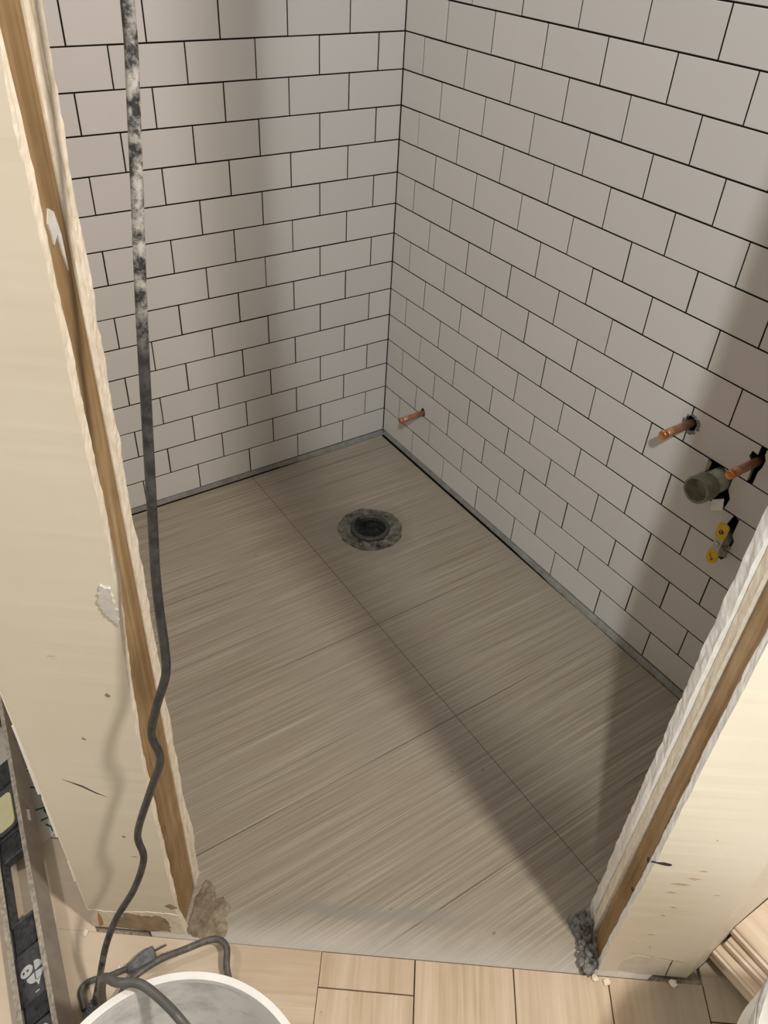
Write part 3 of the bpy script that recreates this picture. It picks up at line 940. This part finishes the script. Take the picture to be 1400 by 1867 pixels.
dr = empty('drain_pipe', (0, -1.0955, .5250))
tag(dr, 'open grey drain pipe stub between two copper pipes on the right wall', 'pipe')
dc = V((.05, -1.0955, .5250)); T = .05 + .062
bm = bmesh.new()
lathe(bm, dc, [(.0225, 0), (.0225, T - .030)], 48, axis=V((-1, 0, 0)))
mk('pipe_body', bm, M_PVC, dr)
bm = bmesh.new()
lathe(bm, dc, [(.0225, T - .034), (.0262, T - .033), (.0268, T - .004), (.0262, T), (.0228, T + .0004), (.0222, T - .002), (.0212, T - .032), (.006, T - .033)], 48, axis=V((-1, 0, 0)), wob=.0004)
mk('threaded_adapter', bm, [M_PVCB], dr)
# broken tile chips standing round the drain hole
for lab, pts, mt in [('beige tile shard in the gap below the grey drain pipe', [(-.002, -1.122, .500), (-.004, -1.128, .478), (-.016, -1.112, .472), (-.014, -1.106, .492)], M_GYPW),
                     ('beige tile shard in the gap above the grey drain pipe', [(.001, -1.066, .553), (-.001, -1.070, .534), (-.012, -1.078, .540), (-.006, -1.076, .556)], M_TAN)]:
    bm = bmesh.new()
    q = [V(p) for p in pts]
    nn = (q[1] - q[0]).cross(q[2] - q[0]).normalized() * .003
    prism(bm, q, [p + nn for p in q])
    o = mk('tile_shard', bm, mt, origin=q[0]); tag(o, lab, 'shard')

# quarter-turn stop valve with yellow lever
vb = V((0, -1.152, .424))
va = empty('stop_valve', vb)
tag(va, 'stop valve with long yellow lever poking from the right wall', 'valve')
bm = bmesh.new()
lathe(bm, V((.05, -1.152, .420)), [(.013, 0), (.013, .045), (.0105, .048), (.0105, .064), (.006, .066), (.006, .074)], 24, axis=V((-1, 0, 0)))
box(bm, (.004, -1.152, .398), X, Y, Z, .012, .010, .012, bev=.002)
mk('valve_body', bm, M_BRASS, va)
xv = -.030
# lever line on the plane x = xv : top and bottom as seen, projected back from the wall
top = V((xv, -1.1605, .4815)); bot = V((xv - .004, -1.1600, .3880))
ax = (top - bot).normalized(); wd = V((0, 1, 0)); wd = (wd - ax * wd.dot(ax)).normalized(); no = ax.cross(wd).normalized()
if no.x > 0: no = -no
def slab(bm, u0, u1, w, th, off, round0, round1, bev=.001):
    mid = []
    for sgn, u, rd in ((1, u1, round1), (-1, u0, round0)):
        n = 7
        for i in range(n):
            a = math.pi * i / (n - 1)
            mid.append((u + sgn * (math.sin(a) - 1) * w * rd, (math.cos(a) if sgn > 0 else -math.cos(a)) * w))
    # simple superellipse-like outline
    L = [bot + ax * u + wd * v + no * off for u, v in mid]
    prism(bm, L, [p + no * th for p in L])
Lh = (top - bot).length
bm = bmesh.new(); slab(bm, 0, .030, .0104, .005, .002, .75, .25)
g1 = mk('yellow_grip', bm, M_YEL, va)
bm = bmesh.new(); slab(bm, Lh - .032, Lh, .0104, .005, .006, .25, .55)
g2 = mk('yellow_grip', bm, M_YEL, va)
bm = bmesh.new()
slab(bm, .027, Lh - .029, .0082, .0018, .005, .1, .1)
mk('steel_bracket', bm, M_STEEL, va)
bm = bmesh.new()
lathe(bm, bot + ax * (Lh * .5) + no * .0065, [(.0046, 0), (.0046, .004), (.0035, .0055), (.001, .0058)], 6, axis=no)
mk('screw', bm, M_STEEL, va)
# marks on the lever: a dark round hole with a bar, and the letters L F
bm = bmesh.new()
lathe(bm, bot + ax * (Lh - .018) + no * .0109, [(.0050, 0), (.0050, .0004), (.001, .0004)], 24, axis=no)
mk('dark_dot', bm, M_DARK, g2)
bm = bmesh.new()
box(bm, bot + ax * (Lh - .018) + no * .0115, (wd + ax).normalized(), (wd - ax).normalized(), no, .0042, .0006, .0003)
mk('dot_bar', bm, M_YEL, g2)
bm = bmesh.new()
def stroke(u0, v0, u1, v1, w=.0006):
    a = bot + ax * u0 + wd * v0 + no * .0072; b = bot + ax * u1 + wd * v1 + no * .0072
    d = (b - a); box(bm, (a + b) / 2, d.normalized(), no.cross(d.normalized()), no, d.length / 2 + w, w, .0003)
stroke(.0205, .004, .0145, .004); stroke(.0145, .004, .0145, .0005)
stroke(.0125, -.0008, .0065, -.0008); stroke(.0125, -.0008, .0125, -.0048); stroke(.0097, -.0008, .0097, -.0038)
mk('lettering', bm, M_DARK, g1)
bm = bmesh.new()
rg = random.Random(13)
for i in range(16):
    q = bmesh.ops.create_icosphere(bm, subdivisions=2, radius=rg.uniform(.003, .006))
    for v in q['verts']: v.co = v.co * (1 + .5 * noise.noise(v.co * 300 + V((i * 2, 0, 0))))
    bmesh.ops.translate(bm, vec=V((rg.uniform(-.004, .004), -1.160 + rg.uniform(-.006, .006), .392 + i * .0018)), verts=q['verts'])
mk('packing_putty', bm, M_PVC, va)

# ------------------------------------------------------------------ hanging cord
cord_pts = [(-0.9995, -1.105, 1.62), (-1.004, -1.120, 1.45),
 (-1.0079, -1.1316, 1.3045), (-1.0096, -1.1303, 1.2861), (-1.0154, -1.1384, 1.2622), (-1.0184, -1.1362, 1.228), (-1.0239, -1.1446, 1.198), (-1.0275, -1.1419, 1.1627),
 (-1.0352, -1.1486, 1.1158), (-1.0426, -1.1555, 1.065), (-1.0463, -1.1528, 1.0135), (-1.054, -1.1595, 0.964), (-1.0573, -1.157, 0.9017), (-1.0667, -1.1625, 0.8487),
 (-1.0706, -1.1658, 0.8016), (-1.0688, -1.1734, 0.7599), (-1.0762, -1.1741, 0.7228), (-1.0912, -1.1691, 0.6729), (-1.1009, -1.1618, 0.6226), (-1.0979, -1.164, 0.5761),
 (-1.1137, -1.1522, 0.5114), (-1.1389, -1.1333, 0.406), (-1.1399, -1.1326, 0.3431), (-1.1614, -1.1289, 0.2768), (-1.1948, -1.1226, 0.2138), (-1.2195, -1.1229, 0.1573),
 (-1.2413, -1.1253, 0.0875), (-1.2629, -1.1278, 0.018)]
# smooth the pixel jitter of the upper run
cp = [V(p) for p in cord_pts]
for _ in range(2):
    cp = [cp[0]] + [cp[i] * .6 + (cp[i - 1] + cp[i + 1]) * .2 if 1 < i < 16 else cp[i] for i in range(1, len(cp) - 1)] + [cp[-1]]
top_hang = [V((-.985, -1.02, 2.38)), V((-.990, -1.06, 2.0)), V((-.9950, -1.085, 1.80))]
hc = empty('hanging_cord', cp[-1])
tag(hc, 'black cord spattered with white plaster hanging from above in front of the left jamb', 'cord')
bm = bmesh.new()
tube(bm, spline(top_hang + cp, 8), .0047, 14)
mk('cord_run', bm, M_CORDW, hc)
bm = bmesh.new()
cpts = spline([cp[-1] + V((.002, .001, .003)), V((-1.2720, -1.1330, .0125)), V((-1.2800, -1.1370, .0105))], 10)
tube(bm, cpts, lambda u: .0075 + .0012 * (1 if int(u * 20) % 3 == 0 else -.4), 16)
mk('strain_relief', bm, M_PLUG, hc)

# ------------------------------------------------------------------ cords on the hall floor
ec = empty('plug_cord', (-1.21, -1.10, 0))
tag(ec, 'dusty grey cord with two-pin plug lying on the floor below the left stub', 'cord')
bm = bmesh.new()
c2 = [(-1.196, -1.1055, .0145), (-1.2116, -1.0995, .0095), (-1.2300, -1.0950, .0065), (-1.2520, -1.0880, .0065), (-1.2660, -1.0870, .0065), (-1.2750, -1.0960, .0065), (-1.2762, -1.1090, .0065), (-1.2780, -1.1225, .0075)]
tube(bm, spline(c2, 10), .0048, 12)
mk('cord_run', bm, M_CORDG, ec)
p0, p1 = V((-1.2030, -1.1045, .0145)), V((-1.1590, -1.1085, .0185))
ax = (p1 - p0).normalized(); sd = Z.cross(ax).normalized(); up = ax.cross(sd)
bm = bmesh.new()
def rrect(c, w, h, n=4, r=.35):
    pts = []
    for qx, qy, a0 in ((1, 1, 0), (-1, 1, 90), (-1, -1, 180), (1, -1, 270)):
        for i in range(n):
            a = math.radians(a0 + 90 * i / (n - 1))
            pts.append(c + sd * (qx * w * (1 - r) + math.cos(a) * w * r) + up * (qy * h * (1 - r) + math.sin(a) * h * r))
    return pts
secs = [(0, .0062, .0058), (.010, .0075, .0065), (.018, .0105, .0085), (.030, .0128, .0098), (.041, .0132, .0098), (.0445, .0122, .0090)]
rr = [[bm.verts.new(p) for p in rrect(p0 + ax * a, w, h)] for a, w, h in secs]
for a, b in zip(rr, rr[1:]):
    for i in range(len(a)): bm.faces.new((a[i], a[(i + 1) % len(a)], b[(i + 1) % len(a)], b[i])).smooth = True
bm.faces.new(rr[0][::-1]); bm.faces.new(rr[-1])
plug = mk('plug', bm, M_PLUG, ec)
for sgn in (-1, 1):
    bm = bmesh.new()
    box(bm, p0 + ax * .0540 + sd * (sgn * .0064), ax, sd, up, .0095, .0008, .0031, bev=.0003)
    mk('prong', bm, M_PRONG, plug)

rc = empty('rubber_cord', (-1.15, -1.13, 0))
tag(rc, 'thick dusty rubber cord looping behind the white bucket and over its rim', 'cord')
bm = bmesh.new()
c3 = [(-1.0900, -1.245, .0065), (-1.0790, -1.2150, .0080), (-1.0720, -1.1870, .0240), (-1.0607, -1.1628, .0290), (-1.0669, -1.145, .030), (-1.085, -1.1367, .030), (-1.1153, -1.1314, .030), (-1.1577, -1.124, .0290),
      (-1.2020, -1.128, .030), (-1.228, -1.146, .036), (-1.243, -1.172, .080), (-1.2455, -1.205, .180), (-1.238, -1.236, .295), (-1.2290, -1.2630, .374), (-1.2180, -1.2830, .3905), (-1.2033, -1.2935, .3935), (-1.1934, -1.3040, .391), (-1.181, -1.3290, .385), (-1.172, -1.3540, .379),
      (-1.160, -1.385, .345), (-1.150, -1.41, .25), (-1.155, -1.43, .12), (-1.18, -1.45, .03), (-1.235, -1.46, .0125), (-1.27, -1.43, .0125)]
tube(bm, spline(c3, 10), .0053, 14)
mk('cord_run', bm, M_CORDG, rc)

# ------------------------------------------------------------------ white buckets
def bucket(cx, cy, label, R=.1525, H=.370):
    b = empty('bucket', (cx, cy, 0)); tag(b, label, 'bucket')
    c = V((cx, cy, 0))
    rb = R * .865
    bm = bmesh.new()
    lathe(bm, c, [(.001, .003), (rb - .004, .003), (rb - .004, 0), (rb, .0005), (R - .006, H - .07), (R - .0045, H - .004), (R - .0085, H - .004), (R - .010, H - .07), (rb - .004, .006), (.001, .006)], 96)
    mk('bucket_body', bm, M_BUCK, b, smooth=math.radians(35))
    bm = bmesh.new()
    lathe(bm, c, [(R - .0095, H - .010), (R - .0090, H - .001), (R - .0070, H), (R - .0010, H), (R, H - .002), (R, H - .012), (R - .0040, H - .012)], 96, closed=True)
    mk('rim', bm, M_RIM, b, smooth=math.radians(35))
    for hh in (.055, .085):
        bm = bmesh.new()
        rr_ = R - .0055
        lathe(bm, c, [(rr_, H - hh), (rr_ + .006, H - hh), (rr_ + .006, H - hh - .003), (rr_ - .001, H - hh - .003)], 96, closed=True)
        mk('collar', bm, M_RIM, b, smooth=math.radians(35))
    return b
b1 = bucket(-1.221, -1.437, 'open white bucket with a dirty inside and a cord over its rim')
b2 = bucket(-.545, -1.832, 'white bucket smeared with plaster at the bottom right by the plank stack')
# plaster-smeared lid and wire bail of the second bucket
bm = bmesh.new()
c = V((-.545, -1.832, 0))
lathe(bm, c, [(.150, .371), (.1555, .372), (.156, .378), (.150, .381), (.146, .377), (.120, .376), (.001, .376)], 96, wob=.0008)
for v in bm.verts:
    if v.co.z > .374: v.co.z += .003 * max(0, noise.fractal(v.co * 30, .7, 2, 4))
mk('lid', bm, mat_mortar('plaster_smeared_lid', (0.42, .41, .385), (.70, .695, .665), 25), b2)
bm = bmesh.new()
hp = []
for i in range(33):
    a = math.radians(-12 + 204 * i / 32)
    hp.append(V((-.545 + math.cos(a) * .160, -1.832 + math.sin(a) * .160 * .97, .352 + .045 * math.sin(max(0, min(math.pi, a))))))
tube(bm, hp, lambda u: .0016 if abs(u - .5) > .14 else .0030, 10)
mk('bail_handle', bm, simple('dirty_grey_bail', (.33, .31, .29), .6, var=.35, scale=120), b2)

# ------------------------------------------------------------------ spirit level lying against the bucket
E1 = V((-1.2939, -1.1481, .042))
phi = math.radians(34)
la = V((0.1058, 0.9944, 0)).normalized(); lr = V((la.y, -la.x, 0))
ld2 = lr * -math.sin(phi) + Z * math.cos(phi)      # across the thickness, to the face
ld3 = lr * -math.cos(phi) + Z * -math.sin(phi)     # across the width, away from the near flange
LW, LT = .072, .031
KN, KF = -.085, 1.00
def LP(k, w, d): return E1 + la * k + ld3 * w + ld2 * d
lv = empty('spirit_level', LP(0, LW, 0) * 1.0)
tag(lv, 'scuffed metal spirit level with black web and yellow vial lying at the left edge', 'level')
def lbox(bm, k0, k1, w0, w1, d0, d1, bev=0.0, mi=0):
    box(bm, LP((k0 + k1) / 2, (w0 + w1) / 2, (d0 + d1) / 2), la, ld3, ld2, (k1 - k0) / 2, (w1 - w0) / 2, (d1 - d0) / 2, mi, bev)
FT = .0032
# near flange as a strip with the vial slot left open
bm = bmesh.new()
SK0, SK1, SD0, SD1 = .352, .378, .011, .019
lbox(bm, KN, SK0, 0, FT, 0, LT); lbox(bm, SK1, KF, 0, FT, 0, LT)
lbox(bm, SK0, SK1, 0, FT, 0, SD0); lbox(bm, SK0, SK1, 0, FT, SD1, LT)
mk('flange', bm, M_ALU, lv)
bm = bmesh.new()
lbox(bm, KN, KF, LW - FT, LW, 0, LT)
mk('flange', bm, M_ALU, lv)
for w0, w1 in ((0.0002, .0098), (LW - .0115, LW - .0002)):
    bm = bmesh.new(); lbox(bm, KN, KF, w0, w1, LT - .0002, LT + .0012, bev=.0006)
    mk('face_rail', bm, M_ALUF, lv)
bm = bmesh.new(); lbox(bm, SK0 + .001, SK1 - .001, .0012, .0030, SD0, SD1); mk('painted_slot_glint', bm, M_RIM, lv)  # white block in the slot, light through it painted on
# web panels: solid black between the windows
w0, w1 = FT, LW - FT
web = [(KN, .028, .008, .023), (.062, .140, .008, .022), (.140, .188, .006, .020), (.030, .062, .006, .019), (.305, .345, .006, .021), (.345, .445, .004, .024), (.445, .50, .006, .021), (.62, .74, .006, .021), (.74, .84, .004, .024), (.84, KF, .006, .021)]
for k0, k1, d0, d1 in web:
    bm = bmesh.new(); lbox(bm, k0, k1, w0, w1, d0, d1)
    if abs(k0 - .062) < 1e-6: logo_panel = mk('web_panel', bm, M_BLK, lv)
    else: mk('web_panel', bm, M_BLK, lv)
for k0, k1 in ((.030, .060), (.142, .186), (.307, .343), (.447, .498), (.842, .90)):
    bm = bmesh.new()
    n_ = 17
    P_ = []
    wa, wb = w0 + .006, w1 - .008
    for i in range(n_):
        w = wa + (wb - wa) * i / n_; q_ = (wb - wa) / n_
        P_ += [(w, .0245), (w + q_ * .55, .0245), (w + q_ * .55, .0205), (w + q_, .0205)]
    P_ = [(wa, .018)] + P_ + [(wb, .018)]
    prism(bm, [LP(k0, w, d) for w, d in P_], [LP(k1, w, d) for w, d in P_])
    mk('ribbed_grip', bm, M_BLK, lv)
bm = bmesh.new()
lbox(bm, .186, .191, w0 + .003, w1 - .006, .010, .0255)
lbox(bm, .302, .306, w0 + .003, w1 - .006, .010, .0255)
lbox(bm, .191, .302, w0 + .003, w0 + .006, .010, .0255)
lbox(bm, .191, .302, w1 - .009, w1 - .006, .010, .0255)
bmesh.ops.remove_doubles(bm, verts=bm.verts, dist=1e-5)
mk('window_frame', bm, M_BLK, lv)
def pill(bm, k0, k1, w0_, w1_, d0, d1, n=8, rk=.012):
    pts = []
    for (ck, cw, a0) in ((k1 - rk, w1_ - rk, 0), (k1 - rk, w0_ + rk, 270), (k0 + rk, w0_ + rk, 180), (k0 + rk, w1_ - rk, 90)):
        for i in range(n):
            a = math.radians(a0 + 90 * (1 - i / (n - 1)))
            pts.append((ck + rk * math.cos(a), cw + rk * math.sin(a)))
    prism(bm, [LP(k, w, d0) for k, w in pts], [LP(k, w, d1) for k, w in pts])
bm = bmesh.new(); pill(bm, .352, .432, w0 + .008, w1 - .006, .022, .0285); mk('vial_housing', bm, M_BLK, lv)
bm = bmesh.new(); pill(bm, .358, .426, w0 + .014, w1 - .012, .026, .0305, rk=.010); mk('vial_block', bm, M_VIAL, lv)
bm = bmesh.new(); pill(bm, -.06, .024, w0 + .008, w1 - .006, .022, .0285); mk('vial_housing', bm, M_BLK, lv)
bm = bmesh.new(); pill(bm, -.05, .016, w0 + .014, w1 - .012, .026, .0300, rk=.010); mk('vial_block', bm, M_LOGO, lv)
# emblem: a rounded lower-case e head and a quartered leaf
bm = bmesh.new()
def eshape(fn, n=18, d0=.0221, d1=.0226):
    pts = [fn(i / n) for i in range(n)]
    prism(bm, [LP(k, w, d0) for k, w in pts], [LP(k, w, d1) for k, w in pts])
kc, wc = .100, .034
def quarter(kx, wx, qk, qw):
    def f(u):
        if u < .25: return (kx + qk * .0012 + qk * .0145 * u * 4, wx + qw * .0012)
        a = (u - .25) / .75 * math.pi / 2
        return (kx + qk * (.0012 + .0145 * math.cos(a)), wx + qw * (.0012 + .0160 * math.sin(a)))
    return f
for qk, qw in ((1, -1), (-1, -1), (-1, 1)): eshape(quarter(kc, wc, qk, qw))
def ering(u):
    return (kc + .0085 + .0085 * math.cos(2 * math.pi * u), wc + .0145 + .0125 * math.sin(2 * math.pi * u))
eshape(ering, 24)
pts = [(kc - .023, wc - .004), (kc - .0125, wc + .002), (kc - .0125, wc - .010)]
prism(bm, [LP(k, w, .0221) for k, w in pts], [LP(k, w, .0226) for k, w in pts])
lbox(bm, kc - .031, kc - .0292, wc - .004, wc + .004, .0221, .0226)
em = mk('emblem', bm, M_LOGO, lv)
bm = bmesh.new()
for dk, dw in ((.0085, .0120), (.0085, .0200)):
    lathe(bm, LP(kc + dk, wc + dw, .0226), [(.0020, 0), (.0020, .0003), (.0005, .0003)], 14, axis=ld2)
mk('emblem_counter', bm, M_BLK, lv)

# ------------------------------------------------------------------ printed paper sheet beyond the left stub
bm = bmesh.new()
q = [V((-1.2290, -.45, 0)), V((-1.2290, -.800, 0)), V((-1.2400, -.812, 0)), V((-1.278, -.820, 0)), V((-1.34, -.80, 0)), V((-1.40, -.40, 0))]
prism(bm, [p + Z * .0003 for p in q], [p + Z * .0016 for p in q])
def ink(a, b, w=.0016, z=.0016):
    a, b = V((*a, z)), V((*b, z)); d = (b - a)
    box(bm, (a + b) / 2 + Z * .00015, d.normalized(), Z.cross(d.normalized()), Z, d.length / 2, w, .0002, 1)
prism(bm, [V((x, y, .0016)) for x, y in [(-1.2448, -.6284), (-1.2385, -.6285), (-1.2395, -.6492), (-1.2453, -.6466)]], [V((x, y, .002)) for x, y in [(-1.2448, -.6284), (-1.2385, -.6285), (-1.2395, -.6492), (-1.2453, -.6466)]], 1)
ink((-1.2425, -.6055), (-1.2385, -.6057)); ink((-1.2471, -.6539), (-1.2390, -.6551)); ink((-1.2434, -.6632), (-1.2385, -.6681))
ink((-1.2489, -.6927), (-1.2385, -.7013)); ink((-1.2385, -.7013), (-1.2378, -.715)); ink((-1.2536, -.7453), (-1.2375, -.7484)); ink((-1.2400, -.7508), (-1.2390, -.7601))
ink((-1.2375, -.7520), (-1.2372, -.7690)); ink((-1.2506, -.7713), (-1.2372, -.7719)); ink((-1.2452, -.7835), (-1.2380, -.7929)); ink((-1.2380, -.7929), (-1.2382, -.803))
ink((-1.262, -.60), (-1.254, -.60)); ink((-1.27, -.66), (-1.256, -.665)); ink((-1.272, -.70), (-1.262, -.70)); ink((-1.28, -.74), (-1.265, -.745))
ps = mk('printed_paper', bm, [M_PAPER, M_INK], origin=(-1.30, -.66, 0))
tag(ps, 'white sheet printed in green on the floor between level and left stub wall', 'paper')

# ------------------------------------------------------------------ stack of planks in the right corner
xs0 = [(-.386, .000, .016, 0.02, 'lowest'), (-.402, .0165, .0150, -.015, 'second lowest'), (-.4035, .0320, .0180, .0, 'third lowest'), (-.389, .0505, .022, .02, 'second from the top'), (-.378, .0730, .024, -.01, 'topmost')]
WORDS = {'lowest': 'pale wood-look board at the bottom of the stack in the right corner', 'second lowest': 'pale wood-look board second from the floor in the corner stack',
         'third lowest': 'pale wood-look board in the middle of the corner stack', 'second from the top': 'pale wood-look board just under the topmost one of the corner stack',
         'topmost': 'topmost pale wood-look board of the stack in the right corner'}
for x0, z0, th, rot, wd_ in xs0:
    bm = bmesh.new()
    y1 = -1.5895 - (abs(rot) * .2 if rot > 0 else .0)
    L_, Wb = .62, .20
    dirx = V((math.cos(rot), math.sin(rot), 0)); diry = V((-math.sin(rot), math.cos(rot), 0))
    corner = V((x0, -1.5900 - Wb * max(0, math.sin(rot)) - .0, z0))
    prof = [(0.004, 0), (0.0, .25 * th), (0.0, .62 * th), (.004, .70 * th), (.0045, .9 * th), (.007, th), (Wb, th), (Wb, 0)]
    # profile across x, extruded along -y
    A = [corner + dirx * a + Z * h for a, h in prof]
    B = [p - diry * L_ for p in A]
    prism(bm, A, B)
    for v in bm.verts:
        if v.co.y > -1.5892: v.co.y = -1.5892
    o = mk('wood_board', bm, M_TRIM, origin=corner)
    tag(o, WORDS[wd_], 'board', 'boards stacked in the right corner')
